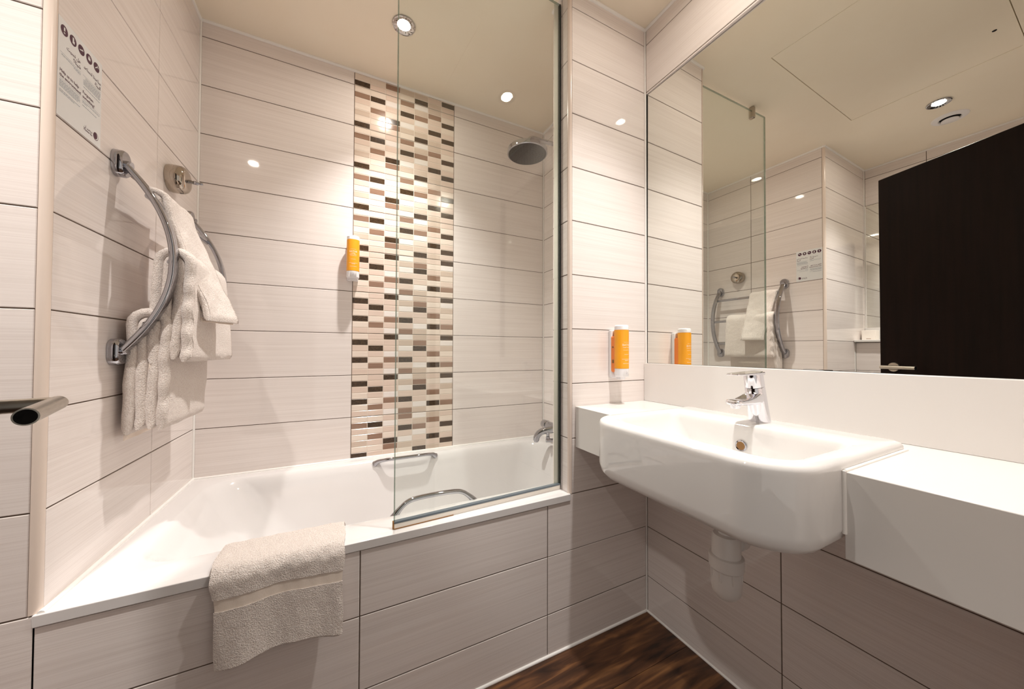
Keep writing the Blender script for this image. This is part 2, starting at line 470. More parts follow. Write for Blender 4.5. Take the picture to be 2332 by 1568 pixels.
# ceiling with hatch opening
HX0, HX1, HY0, HY1 = 0.166, 1.048, -0.748, -0.184
cb_ = MB()
X0, X1, Y0, Y1 = XA - 0.1, XM + 0.1, YF - 0.1, YB + 0.1
cb_.box(X0, HX0 - 0.0028, Y0, Y1, CZ, CZ + 0.04).box(HX1 + 0.0028, X1, Y0, Y1, CZ, CZ + 0.04)
cb_.box(HX0 - 0.0028, HX1 + 0.0028, Y0, HY0 - 0.0028, CZ, CZ + 0.04).box(HX0 - 0.0028, HX1 + 0.0028, HY1 + 0.0028, Y1, CZ, CZ + 0.04)
struct(cb_.build('ceiling', CEIL))
hat = thing('access_hatch', 'flush cream access panel set into the ceiling with a small key hole', 'access panel')
box('hatch_panel', HX0, HX1, HY0, HY1, CZ + 0.0005, CZ + 0.03, CEIL, hat)
lathe('keyhole', [(0.0, -0.001), (0.006, -0.001), (0.007, 0.001)], (0.387, -0.695, CZ), BLACKGAP, hat, n=14)

# sealant beads and edge trims
tn = [0]
def bead(pts, r=0.0045, mat=CAULK, label=None):
    tn[0] += 1
    v, f = tubedata(pts, r, 8)
    return struct(mesh('trim_%d' % tn[0], v, f, mat, None, 60))
cz = CZ - 0.002
bead([(0, YB, cz), (XE, YB, cz)], 0.0075); bead([(0, 0, cz), (0, YB, cz)], 0.0075); bead([(XE, YB, cz), (XE, NT, cz)], 0.0075)
bead([(XN, 0, cz), (XM, 0, cz)], 0.0075); bead([(XM, 0, cz), (XM, YF, cz)], 0.0075); bead([(XN, 0, cz), (XN, NT, cz)], 0.0075)
bead([(0, 0, cz), (XA, 0, cz)], 0.0075); bead([(XA, 0, cz), (XA, YF, cz)], 0.0075)
bead([(0.001, YB - 0.001, RIM), (0.001, YB - 0.001, CZ)], 0.005); bead([(XE, YB, RIM), (XE, YB, CZ)], 0.004)
bead([(XM, 0, FZ), (XM, 0, CZ)], 0.004); bead([(XA, 0, 1.16), (XA, 0, CZ)], 0.004); bead([(-0.452, 0, FZ), (-0.452, 0, 1.15)], 0.004)
bead([(-0.45, 0, FZ + 0.002), (XM, 0, FZ + 0.002)], 0.006); bead([(XM, 0, FZ + 0.002), (XM, YF, FZ + 0.002)], 0.005)
def quarter(name, cx, cy, sx, sy, r, z0, z1):
    """quarter-round edge trim, centre (cx,cy), bulging towards (sx,sy)"""
    n = 10; a = []
    for k in range(n + 1):
        t = math.pi / 2 * k / n
        a.append((cx + sx * r * math.cos(t), cy + sy * r * math.sin(t)))
    a.append((cx, cy))
    rings = [[(p[0], p[1], z) for p in a] for z in (z0, z1)]
    v, f = loftdata(rings)
    return struct(mesh(name, v, f, TRIM, None, 40))
quarter('trim_20', -0.0125, 0.0125, 1, -1, 0.0135, RIM, CZ)
quarter('trim_21', XN + 0.010, 0.010, -1, -1, 0.0112, RIM, CZ)

# ------------------------------------------------------------------ bath
bath = thing('bathtub', 'white built-in bathtub with a towel hung over its front rim', 'bathtub')
rings = []
def ring(x0, x1, y0, y1, r, z, rl=None): rings.append([(p[0], p[1], z) for p in rr(x0, x1, y0, y1, r, 8, rl)])
bx0, bx1, by0, by1 = 0.001, XE - 0.001, 0.012, YB - 0.001
ring(bx0, bx1, by0 + 0.003, by1, 0.004, 0.5325)
ring(bx0, bx1, by0, by1, 0.004, 0.536)
ring(bx0, bx1, by0, by1, 0.004, 0.5535)
ring(bx0 + .0008, bx1, by0 + 0.0008, by1, 0.005, 0.5552)
ring(bx0 + .003, bx1 - .003, by0 + 0.003, by1 - .003, 0.006, RIM)
ring(bx0 + .02, bx1 - .02, by0 + 0.06, by1 - .02, 0.02, RIM)
ring(0.070, 1.560, 0.112, 0.722, 0.10, RIM - 0.001)
ring(0.076, 1.554, 0.118, 0.716, 0.10, RIM - 0.004)
ring(0.086, 1.546, 0.126, 0.708, 0.105, RIM - 0.014)
ring(0.105, 1.537, 0.134, 0.700, 0.115, RIM - 0.04)
ring(0.150, 1.525, 0.146, 0.690, 0.13, 0.45)
ring(0.240, 1.505, 0.160, 0.676, 0.14, 0.33)
ring(0.330, 1.485, 0.175, 0.662, 0.14, 0.22)
ring(0.380, 1.465, 0.195, 0.642, 0.13, 0.175)
ring(0.440, 1.430, 0.235, 0.602, 0.12, 0.158)
v, f = loftdata(rings, False, True)
ts = mesh('tub_shell', v, f, ACRY, bath, 50)
box('rim_lip', -0.0065, 1.2738, -0.004, 0.020, 0.5325, RIM + 0.0002, ACRY, bath, 0.0015)
mbz = MB().box(0.02, XE - 0.02, 0.04, YB - 0.02, 0.0, 0.15)
mbz.build('tub_base', ACRY, bath)
lathe('drain', [(0.0, 0.003), (0.028, 0.003), (0.034, 0.0), (0.034, -0.004)], (1.34, 0.42, 0.159), CHROME, bath, n=24)
def grab(name, y, dy):
    pts = [(0.676, y, 0.541), (0.694, y + dy * 0.35, 0.562), (0.72, y + dy * 0.8, 0.581), (0.75, y + dy, 0.588), (0.815, y + dy, 0.590), (0.88, y + dy, 0.588), (0.91, y + dy * 0.8, 0.581), (0.936, y + dy * 0.35, 0.562), (0.954, y, 0.541)]
    sp = spline(pts, 6); m = len(sp)
    ra = []
    for i in range(m):
        e = min(i, m - 1 - i) / 9.0
        ra.append(0.0078 + 0.006 * max(0, 1 - e) ** 1.3)
    v, f = tubedata(sp, ra, 14); return mesh(name, v, f, CHROME, bath, 60)
grab('grab_handle', 0.118, 0.012)
def grab2():
    y = 0.709
    pts = [(0.672, y, 0.540), (0.69, y - 0.012, 0.553), (0.718, y - 0.030, 0.561), (0.75, y - 0.036, 0.563), (0.815, y - 0.036, 0.563), (0.88, y - 0.036, 0.563), (0.912, y - 0.030, 0.561), (0.94, y - 0.012, 0.553), (0.958, y, 0.540)]
    sp = spline(pts, 6); m = len(sp)
    ra = [0.0078 + 0.006 * max(0, 1 - min(i, m - 1 - i) / 9.0) ** 1.3 for i in range(m)]
    v, f = tubedata(sp, ra, 14); return mesh('grab_handle', v, f, CHROME, bath, 60)
grab2()
bead([(0.004, 0.0, RIM), (0.004, YB, RIM)], 0.006); bead([(0, YB - 0.004, RIM), (XE, YB - 0.004, RIM)], 0.006); bead([(XE - .003, YB, RIM), (XE - .003, NT, RIM)], 0.005)

# ------------------------------------------------------------------ shower screen
scr = thing('shower_screen', 'frameless clear glass shower screen standing on the bath rim', 'shower screen')
gx0, gy0, gx1, gy1 = 0.668, 0.028, 1.2645, 0.056
ang = math.atan2(gy1 - gy0, gx1 - gx0); L = math.hypot(gx1 - gx0, gy1 - gy0)
scr.location = (gx0, gy0, 0); scr.rotation_euler = (0, 0, ang)
GT = 2.400
box('glass_pane', 0.0025, L - 0.003, -0.004, 0.004, 0.577, GT, GLASS, scr)
box('glass_edge', 0.0, 0.0024, -0.004, 0.004, 0.577, GT, GEDGE, scr)
box('glass_edge', 0.0025, L - 0.003, -0.0039, 0.0039, GT, GT + 0.0015, GEDGE, scr)
box('edge_seal', L - 0.0028, L + 0.002, -0.0055, 0.0055, 0.560, GT, DARK, scr)
box('seal_fin', L - 0.022, L - 0.003, 0.0042, 0.0058, 0.577, GT, SEALM, scr)
box('bottom_seal', 0.0, L, -0.006, 0.006, RIM + 0.0005, 0.572, SEALM, scr, 0.001)
box('seal_channel', 0.0, L, -0.0065, 0.0065, 0.572, 0.5775, plain('blue_grey_seal', '6A747C', 0.3), scr)
box('stained_end', -0.003, 0.0, -0.006, 0.006, RIM + 0.0005, 0.577, MOULD, scr)
box('stained_joint', 0.0, L * 0.3, -0.0075, -0.006, RIM + 0.0004, RIM + 0.0025, MOULD, scr)
clip = box('ceiling_clip', 0.105, 0.129, -0.013, 0.013, 2.358, CZ - 0.0005, NICKEL, scr, 0.006, 3)

# ------------------------------------------------------------------ shower head
sh = thing('rain_shower', 'round chrome rain shower head on a bent wall arm', 'shower head')
hc = Vector((1.349, 0.46, 2.056))
lathe('head_body', [(0.0, 0.034), (0.028, 0.034), (0.034, 0.026), (0.085, 0.024), (0.0985, 0.019), (0.1, 0.012), (0.1, -0.002), (0.097, -0.004), (0.094, -0.004)], hc, CHROME, sh, n=56)
lathe('spray_face', [(0.0, -0.0045), (0.094, -0.0045), (0.0945, -0.002)], hc, NOZZ, sh, n=56)
nz = MB()
for rr_, cnt in ((0.015, 6), (0.03, 12), (0.045, 18), (0.06, 24), (0.075, 30), (0.088, 36)):
    for k in range(cnt):
        a = 2 * math.pi * k / cnt
        nz.add(*lathedata([(0.0014, -0.0045), (0.001, -0.0065)], hc + Vector((rr_ * math.cos(a), rr_ * math.sin(a), 0)), n=5, cap1=True))
o = nz.build('nozzles', plain('nozzle_rubber', '2A292B', 0.6), sh); o['kind'] = 'stuff'
arm = spline([(1.349, 0.46, 2.088), (1.349, 0.46, 2.112), (1.357, 0.46, 2.130), (1.375, 0.46, 2.142), (1.40, 0.46, 2.145), (1.50, 0.46, 2.147), (XE - 0.003, 0.46, 2.149)], 6)
tube('shower_arm', arm, 0.0105, CHROME, sh, 16)
lathe('ball_joint', [(0.0, 0.0), (0.016, 0.0), (0.018, 0.006), (0.014, 0.016), (0.0105, 0.02)], hc + Vector((0, 0, 0.033)), CHROME, sh, n=20)
lathe('wall_plate', [(0.0105, 0.012), (0.028, 0.01), (0.03, 0.004), (0.03, 0.0)], (XE - 0.0005, 0.46, 2.149), CHROME, sh, axis=(-1, 0, 0), n=28)

# ------------------------------------------------------------------ bath filler
bf = thing('bath_mixer', 'chrome bath mixer tap with curved spout at the shower end', 'tap')
lathe('mixer_body', [(0.0, 0.0), (0.021, 0.0), (0.0225, 0.004), (0.0225, 0.28), (0.020, 0.285), (0, 0.285)], (1.560, 0.596, 0.660), CHROME, bf, axis=(0, -1, 0), n=28)
lathe('control_knob', [(0.0, 0.0), (0.020, 0.0), (0.024, 0.004), (0.0235, 0.040), (0.017, 0.050), (0.0, 0.051)], (1.560, 0.598, 0.660), CHROME, bf, axis=(0, 1, 0), n=28)
sp = spline([(1.556, 0.515, 0.654), (1.53, 0.53, 0.650), (1.505, 0.545, 0.645), (1.482, 0.558, 0.632), (1.470, 0.566, 0.612), (1.467, 0.568, 0.592)], 6)
m = len(sp)
tube('spout', sp, [0.020 - 0.004 * i / m for i in range(m)], CHROME, bf, 18)
lathe('aerator', [(0.0, -0.006), (0.011, -0.006), (0.0125, 0.0), (0.0125, 0.004)], (1.467, 0.568, 0.590), CHROME, bf, n=20)
lathe('diverter', [(0.0, 0.0), (0.009, 0.0), (0.009, 0.018), (0.007, 0.022), (0.011, 0.024), (0.011, 0.034), (0.0, 0.034)], (1.515, 0.527, 0.640), CHROME, bf, axis=(0, 0, -1), n=18)
lathe('hose_union', [(0.0, 0.0), (0.010, 0.001), (0.010, 0.05), (0.0, 0.05)], (1.500, 0.523, 0.598), CHROME, bf, axis=(1, -0.25, 0), n=18)
for yy in (0.36, 0.52):
    tube('wall_union', [(1.56, yy, 0.660), (XE - 0.001, yy, 0.660)], 0.012, CHROME, bf, 14)

# ------------------------------------------------------------------ towel rail
rail = thing('towel_rail', 'curved chrome ladder towel rail hung with folded towels', 'towel rail')
ZT, ZB = 1.556, 1.068
def arcx(z):
    t = (z - (ZT + ZB) / 2) / ((ZT - ZB) / 2)
    return 0.018 + 0.098 * (1 - abs(t) ** 2.1)
def side_bar(y, zt):
    n = 40; pts = []
    for i in range(n + 1):
        z = zt - 0.006 - (zt - ZB - 0.012) * i / n
        pts.append((arcx(ZT - (zt - z) * (ZT - ZB) / (zt - ZB)), y, z))
    rgs = []
    for i, p in enumerate(pts):
        a, b = Vector(pts[max(i - 1, 0)]), Vector(pts[min(i + 1, n)]); t = (b - a).normalized(); nn = Vector((0, 1, 0)).cross(t)
        rgs.append([Vector(p) + nn * q0 + Vector((0, 1, 0)) * q1 for q0, q1 in rr(-0.0075, 0.0075, -0.0145, 0.0145, 0.0045, 4, 0.006)])
    v, f = loftdata(rgs); mesh('side_bar', v, f, CHROME, rail, 35)
    for z, s in ((zt, 1), (ZB, -1)):
        ol = rr(-0.024, 0.024, -0.034, 0.034, 0.0235, 8)
        rg = [[(x_, y + a, z + b) for a, b in ol] for x_ in (0.0005, 0.017)] + [[(0.021, y + a * 0.88, z + b * 0.92) for a, b in ol]]
        v, f = loftdata(rg); mesh('wall_bracket', v, f, CHROME, rail, 40)
        v, f = tubedata([(0.010, y, z), (0.030, y, z - s * 0.004)], 0.012, 12); mesh('bracket_stem', v, f, CHROME, rail, 60)
side_bar(0.222, ZT); side_bar(0.666, ZT + 0.004)
BARS = [(1.483, arcx(1.483) - 0.006), (1.312, arcx(1.312) - 0.006), (1.141, arcx(1.141) - 0.006)]
for z, x in BARS:
    tube('cross_bar', [(x, 0.222, z), (x, 0.666, z)], 0.0085, CHROME, rail, 14)

def rnd_noise(x, y, s):
    return (math.sin(x * 1.7 * s + y * 2.3 * s + 0.7) + math.sin(x * 3.1 * s - y * 1.9 * s + 2.1) * 0.6 + math.sin(x * 5.3 * s + y * 4.7 * s) * 0.35) / 2
def towel_strip(mb, path, y0, y1, th, edge=None, ny=26, seed=0.0, skew=None):
    """thick cloth strip: path of (x,z) swept in y; rounded long edges. edge(s)->near-edge shift; skew(s,q)->(dx,dz)"""
    P = [Vector((a, b)) for a, b in path]; m = len(P)
    rings = []
    for i, p in enumerate(P):
        t = (P[min(i + 1, m - 1)] - P[max(i - 1, 0)]).normalized(); nn = Vector((-t.y, t.x))
        s = i / (m - 1); ring_ = []
        e0 = edge(s) if edge else 0.0
        tk = th * (0.35 if i in (0, m - 1) else 1.0)
        prof = []
        for k in range(ny + 1):
            prof.append((k / ny, 0.5))
        top = []
        ncap = 5
        ya, yb = y0 + e0, y1
        side = []
        for k in range(ny + 1):
            q = k / ny; yy = ya + (yb - ya) * q
            side.append((q, yy))
        # near cap
        for k in range(ncap + 1):
            a = math.pi / 2 + math.pi * k / ncap
            ring_.append((0.0, ya + tk / 2 + math.cos(a) * tk / 2, -math.sin(a) * -1 * tk / 2))
        for q, yy in side[1:-1]:
            ring_.append((q, min(max(yy, ya + tk / 2), yb - tk / 2), -tk / 2))
        for k in range(ncap + 1):
            a = -math.pi / 2 + math.pi * k / ncap
            ring_.append((1.0, yb - tk / 2 + math.cos(a) * tk / 2, math.sin(a) * tk / 2))
        for q, yy in reversed(side[1:-1]):
            ring_.append((q, min(max(yy, ya + tk / 2), yb - tk / 2), tk / 2))
        out = []
        for q, yy, off in ring_:
            wob = 0.0025 * rnd_noise(s * 6 + seed, yy * 14, 1.6)
            dx, dz = skew(s, q) if skew else (0, 0)
            pp = p + nn * (off + wob)
            out.append((pp.x + dx, yy + 0.0015 * rnd_noise(s * 9, seed + q, 2.0), pp.y + dz))
        rings.append(out)
    mb.add(*loftdata(rings))
def upath(bx, bz, r, zb_back, zf, xback, xfront, n=20, a0=math.pi):
    """back bottom -> over the bar -> front bottom"""
    pts = []
    for i in range(n if a0 == math.pi else 0):
        t = i / n; pts.append((xback + (bx - r - xback) * t ** 0.8, zb_back + (bz - zb_back) * t))
    for i in range(9):
        a = a0 - a0 * i / 8
        pts.append((bx + r * math.cos(a), bz + r * math.sin(a)))
    for i in range(1, n + 1):
        t = i / n; pts.append((bx + r + (xfront - bx - r) * t ** 1.1, bz - (bz - zf) * t))
    return pts
def ruffle(a, f, ph, lo=0.55):
    return lambda s: (a * math.sin(s * f + ph) if s > lo else 0.0) * min(1, max(0, (s - lo) / 0.12))
# lower towel
z, x = BARS[2]
mb = MB()
towel_strip(mb, upath(x, z, 0.0125, 0.862, 0.862, 0.046, 0.068), 0.234, 0.533, 0.0245, None, seed=1)
towel_strip(mb, upath(x, z, 0.0335, 0.850, 0.858, 0.024, 0.090), 0.231, 0.540, 0.0245, ruffle(0.0035, 58, 1.0), seed=2)
lo = tag(mb.build('bath_towel', TERRY, None, 60), 'cream bath towel folded over the lowest bar of the chrome rail', 'towel', 'towels on the rail')
mb = MB()
towel_strip(mb, [(0.022, 0.856), (0.0215, 0.846), (0.0215, 0.836)], 0.233, 0.40, 0.006)
mb.build('hem', HEMM, lo, 60)
# middle towel
z, x = BARS[1]
mb = MB()
sk = lambda s, q: ((0.030 * q * max(0, (s - 0.55) / 0.45) ** 1.1), 0.0)
towel_strip(mb, upath(x, z, 0.0125, 1.047, 1.047, 0.090, 0.112), 0.237, 0.540, 0.0245, None, seed=3, skew=sk)
towel_strip(mb, upath(x, z, 0.0335, 1.036, 1.040, 0.068, 0.135), 0.234, 0.545, 0.0245, ruffle(0.004, 62, 0.4), seed=4, skew=sk)
mi = tag(mb.build('bath_towel', TERRY, None, 60), 'cream bath towel on the middle bar, between two other towels', 'towel', 'towels on the rail')
mb = MB()
towel_strip(mb, [(0.066, 1.040), (0.066, 1.030), (0.066, 1.022)], 0.236, 0.45, 0.007, skew=lambda s, q: (0.03 * q, 0))
mb.build('hem', HEMM, mi, 60)
# upper hand towel, hanging out over the others
z, x = BARS[0]
mb = MB()
def sk2(s, q):
    t = max(0, (s - 0.1) / 0.9)
    return (0.042 * q * t, 0.0)
pb = upath(x, z, 0.012, 1.455, 1.168, 0.046, 0.158, 34, math.radians(105))
towel_strip(mb, pb, 0.238, 0.402, 0.016, lambda s: 0.045 * max(0, (s - 0.2) / 0.8), seed=5, skew=sk2)
pb = upath(x, z, 0.0265, 1.445, 1.160, 0.034, 0.176, 34, math.radians(112))
towel_strip(mb, pb, 0.236, 0.405, 0.016, lambda s: 0.040 * max(0, (s - 0.2) / 0.8) + (0.003 * math.sin(s * 30) if s > 0.5 else 0), seed=6, skew=sk2)
hi = tag(mb.build('hand_towel', TERRY, None, 60), 'narrow cream hand towel slung over the top bar, swinging outwards', 'towel', 'towels on the rail')
mb = MB()
towel_strip(mb, [(0.152, 1.176), (0.158, 1.166), (0.163, 1.156)], 0.284, 0.395, 0.006, skew=lambda s, q: (0.045 * q, 0))
mb.build('hem', HEMM, hi, 60)

# clothes line reel
cl = thing('clothes_line', 'round nickel clothes line reel with a small pull knob on the tiles', 'clothes line')
lathe('reel_housing', [(0.044, 0.0), (0.046, 0.008), (0.046, 0.026), (0.0445, 0.036), (0.040, 0.044), (0.033, 0.0485), (0.024, 0.050), (0.01, 0.0505), (0.0, 0.0505)], (0.0005, 0.526, 1.654), NICKEL, cl, axis=(1, 0, 0), n=48, sm=60)
lathe('pull_knob', [(0.005, 0.0), (0.005, 0.012), (0.0065, 0.014), (0.0065, 0.024), (0.004, 0.027), (0.004, 0.030), (0.0055, 0.033), (0.004, 0.038), (0.0, 0.039)], (0.0495, 0.526, 1.652), CHROME, cl, axis=(1, 0, 0), n=18, sm=40)

# ------------------------------------------------------------------ text helper
def text_mesh(body, size, align='LEFT', bold=0.0):
    cu = D.curves.new('print', 'FONT'); cu.body = body; cu.size = size; cu.align_x = align; cu.offset = bold * size; cu.resolution_u = 2
    ob = D.objects.new('print', cu); COL.objects.link(ob)
    dg = bpy.context.evaluated_depsgraph_get(); dg.update()
    me = D.meshes.new_from_object(ob.evaluated_get(dg))
    vs = [v.co.copy() for v in me.vertices]; fs = [tuple(p.vertices) for p in me.polygons]
    D.objects.remove(ob); D.curves.remove(cu); D.meshes.remove(me)
    return vs, fs

# ------------------------------------------------------------------ notice on the left wall
NY0, NY1, NZ0, NZ1 = 0.0135, 0.1555, 1.5565, 1.7625
no = thing('guest_notice', 'white printed guest notice on the left tiles above the towel rail', 'notice')
box('notice_sheet', 0.0003, 0.0012, NY0, NY1, NZ0, NZ1, NOTICE, no)
NX = 0.00135
def on_notice(vs, y, z): return [(NX, y + v.x, z + v.y) for v in vs]   # reads left to right with rising y
def put(body, y, z, size, mat, bold=0.0, align='LEFT', name='print'):
    vs, fs = text_mesh(body, size, align, bold)
    if vs: mesh(name, on_notice(vs, y, z), fs, mat, no)
# five icon discs
glyph = ['comb', 'shaver', 'brush', 'kit', 'razor']
for i in range(5):
    yc = NY0 + 0.0165 + i * 0.0262; zc = NZ1 - 0.0215
    n = 28
    d = mesh('icon_disc', [(NX, yc + 0.0105 * math.cos(2 * math.pi * k / n), zc + 0.0105 * math.sin(2 * math.pi * k / n)) for k in range(n)], [tuple(range(n))], PURPLE, no)
    q = MB()
    def sq(y0, z0, y1, z1, wd):
        dx, dz = y1 - y0, z1 - z0; l = math.hypot(dx, dz); ny, nz_ = -dz / l * wd / 2, dx / l * wd / 2
        q.add([(NX + .0002, yc + y0 + ny, zc + z0 + nz_), (NX + .0002, yc + y0 - ny, zc + z0 - nz_), (NX + .0002, yc + y1 - ny, zc + z1 - nz_), (NX + .0002, yc + y1 + ny, zc + z1 + nz_)], [(0, 1, 2, 3)])
    if i == 0: sq(0, -0.001, 0, 0.0065, 0.004); sq(-0.002, -0.005, 0.002, -0.005, 0.0025)
    if i == 1: sq(0, -0.006, 0, 0.0065, 0.0045); sq(0.003, -0.006, 0.0035, 0.0, 0.002)
    if i == 2: sq(-0.006, -0.002, 0.006, 0.002, 0.002); sq(0.001, 0.0015, 0.005, 0.003, 0.002)
    if i == 3: sq(-0.004, 0.0, 0.004, 0.0, 0.006); sq(-0.003, 0.005, 0.003, 0.005, 0.0015)
    if i == 4: sq(-0.005, -0.004, 0.004, 0.004, 0.002); sq(0.002, 0.006, 0.006, 0.001, 0.002)
    q.build('icon_mark', NOTICE, d)
ar1, ar2 = '\ufebe', ''
def arab(s):
    """logical Arabic letters -> presentation forms in visual order (joined shapes)"""
    forms = {'ا': ('\ufe8d', '\ufe8e', None, None), 'ب': ('\ufe8f', '\ufe90', '\ufe91', '\ufe92'), 'ت': ('\ufe95', '\ufe96', '\ufe97', '\ufe98'),
             'د': ('\ufea9', '\ufeaa', None, None), 'ر': ('\ufead', '\ufeae', None, None), 'س': ('\ufeb1', '\ufeb2', '\ufeb3', '\ufeb4'), 'ش': ('\ufeb5', '\ufeb6', '\ufeb7', '\ufeb8'),
             'ع': ('\ufec9', '\ufeca', '\ufecb', '\ufecc'), 'ل': ('\ufedd', '\ufede', '\ufedf', '\ufee0'), 'م': ('\ufee1', '\ufee2', '\ufee3', '\ufee4'), 'ن': ('\ufee5', '\ufee6', '\ufee7', '\ufee8'),
             'ه': ('\ufee9', '\ufeea', '\ufeeb', '\ufeec'), 'ة': ('\ufe93', '\ufe94', None, None), 'ي': ('\ufef1', '\ufef2', '\ufef3', '\ufef4'), 'ئ': ('\ufe89', '\ufe8a', '\ufe8b', '\ufe8c'), 'إ': ('\ufe87', '\ufe88', None, None)}
    out = []
    for wd_ in s.split(' '):
        r = []
        for i, c in enumerate(wd_):
            fm = forms.get(c)
            if not fm: r.append(c); continue
            prev = i > 0 and forms.get(wd_[i - 1], (0, 0, None))[2] is not None
            nxt = i + 1 < len(wd_) and wd_[i + 1] in forms and fm[2] is not None
            r.append(fm[3] if prev and nxt else fm[1] if prev else fm[2] if nxt else fm[0])
        out.append(''.join(reversed(r)))
    return ' '.join(reversed(out))
cA, cB = NY0 + 0.006, NY0 + 0.076
put(arab('هل نسيت'), cA + 0.062, NZ1 - 0.054, 0.0105, PURPLE, 0.02, 'RIGHT')
put(arab('شيئا؟'), cA + 0.062, NZ1 - 0.066, 0.0105, PURPLE, 0.02, 'RIGHT')
put(arab('ساعدنا لنساعد'), cB + 0.062, NZ1 - 0.054, 0.0105, PURPLE, 0.02, 'RIGHT')
put(arab('البيئة'), cB + 0.062, NZ1 - 0.066, 0.0105, PURPLE, 0.02, 'RIGHT')
put('Help us to help', cA, NZ1 - 0.112, 0.0092, PURPLE, 0.02)
put('the environment!', cA, NZ1 - 0.122, 0.0092, PURPLE, 0.02)
put('Forgotten', cB, NZ1 - 0.112, 0.0092, PURPLE, 0.02)
put('something?', cB, NZ1 - 0.122, 0.0092, PURPLE, 0.02)
put(arab('بريمير إن'), NY1 - 0.030, NZ0 + 0.021, 0.0085, PURPLE, 0.01, 'RIGHT')
put('Premier Inn', NY1 - 0.030, NZ0 + 0.0145, 0.0062, PURPLE, 0.02, 'RIGHT')
ln = MB()
def line(y0, y1, z, h=0.0011): ln.add([(NX, y0, z), (NX, y1, z), (NX, y1, z + h), (NX, y0, z + h)], [(0, 1, 2, 3)])
def words(y0, y1, z):
    random.seed(int(z * 1e5)); a = y0
    while a < y1 - 0.002:
        b = min(a + random.uniform(0.003, 0.008), y1); line(a, b, z); a = b + 0.0009
for c in (cA, cB): line(c, c + 0.062, NZ1 - 0.0715, 0.0005); line(c, c + 0.062, NZ1 - 0.126, 0.0005)
words(cA + 0.004, cA + 0.062, NZ1 - 0.0755); words(cA + 0.040, cA + 0.062, NZ1 - 0.0785)
for i in range(6): words(cB + (0.008 if i < 2 else 0.002), cB + 0.062, NZ1 - 0.0755 - 0.0031 * i)
words(cB + 0.002, cB + 0.062, NZ1 - 0.0975)
for i in range(5): words(cA, cA + (0.060, 0.06, 0.062, 0.062, 0.055)[i], NZ1 - 0.1305 - 0.0031 * i)
words(cA, cA + 0.062, NZ1 - 0.1505); words(cA, cA + 0.046, NZ1 - 0.1536)
words(cB, cB + 0.060, NZ1 - 0.1305); words(cB, cB + 0.016, NZ1 - 0.1336); words(cB, cB + 0.050, NZ1 - 0.1400)
o = ln.build('body_text', BLUEINK, no); o['kind'] = 'stuff'
n = 30; yc, zc = NY1 - 0.0175, NZ0 + 0.0215
d = mesh('crescent_badge', [(NX, yc + 0.0092 * math.cos(2 * math.pi * k / n), zc + 0.0092 * math.sin(2 * math.pi * k / n)) for k in range(n)], [tuple(range(n))], PURPLE, no)
mo = []
for k in range(13):
    a = math.radians(100 - 200 * k / 12); mo.append((NX + .0002, yc + 0.0078 * math.cos(a) , zc + 0.0078 * math.sin(a)))
for k in range(13):
    a = math.radians(-100 + 200 * k / 12); mo.append((NX + .0002, yc - 0.0006 + 0.0062 * math.cos(a) * 0.9, zc + 0.0008 + 0.0072 * math.sin(a)))
mesh('crescent', mo, [tuple(range(26))], NOTICE, d)

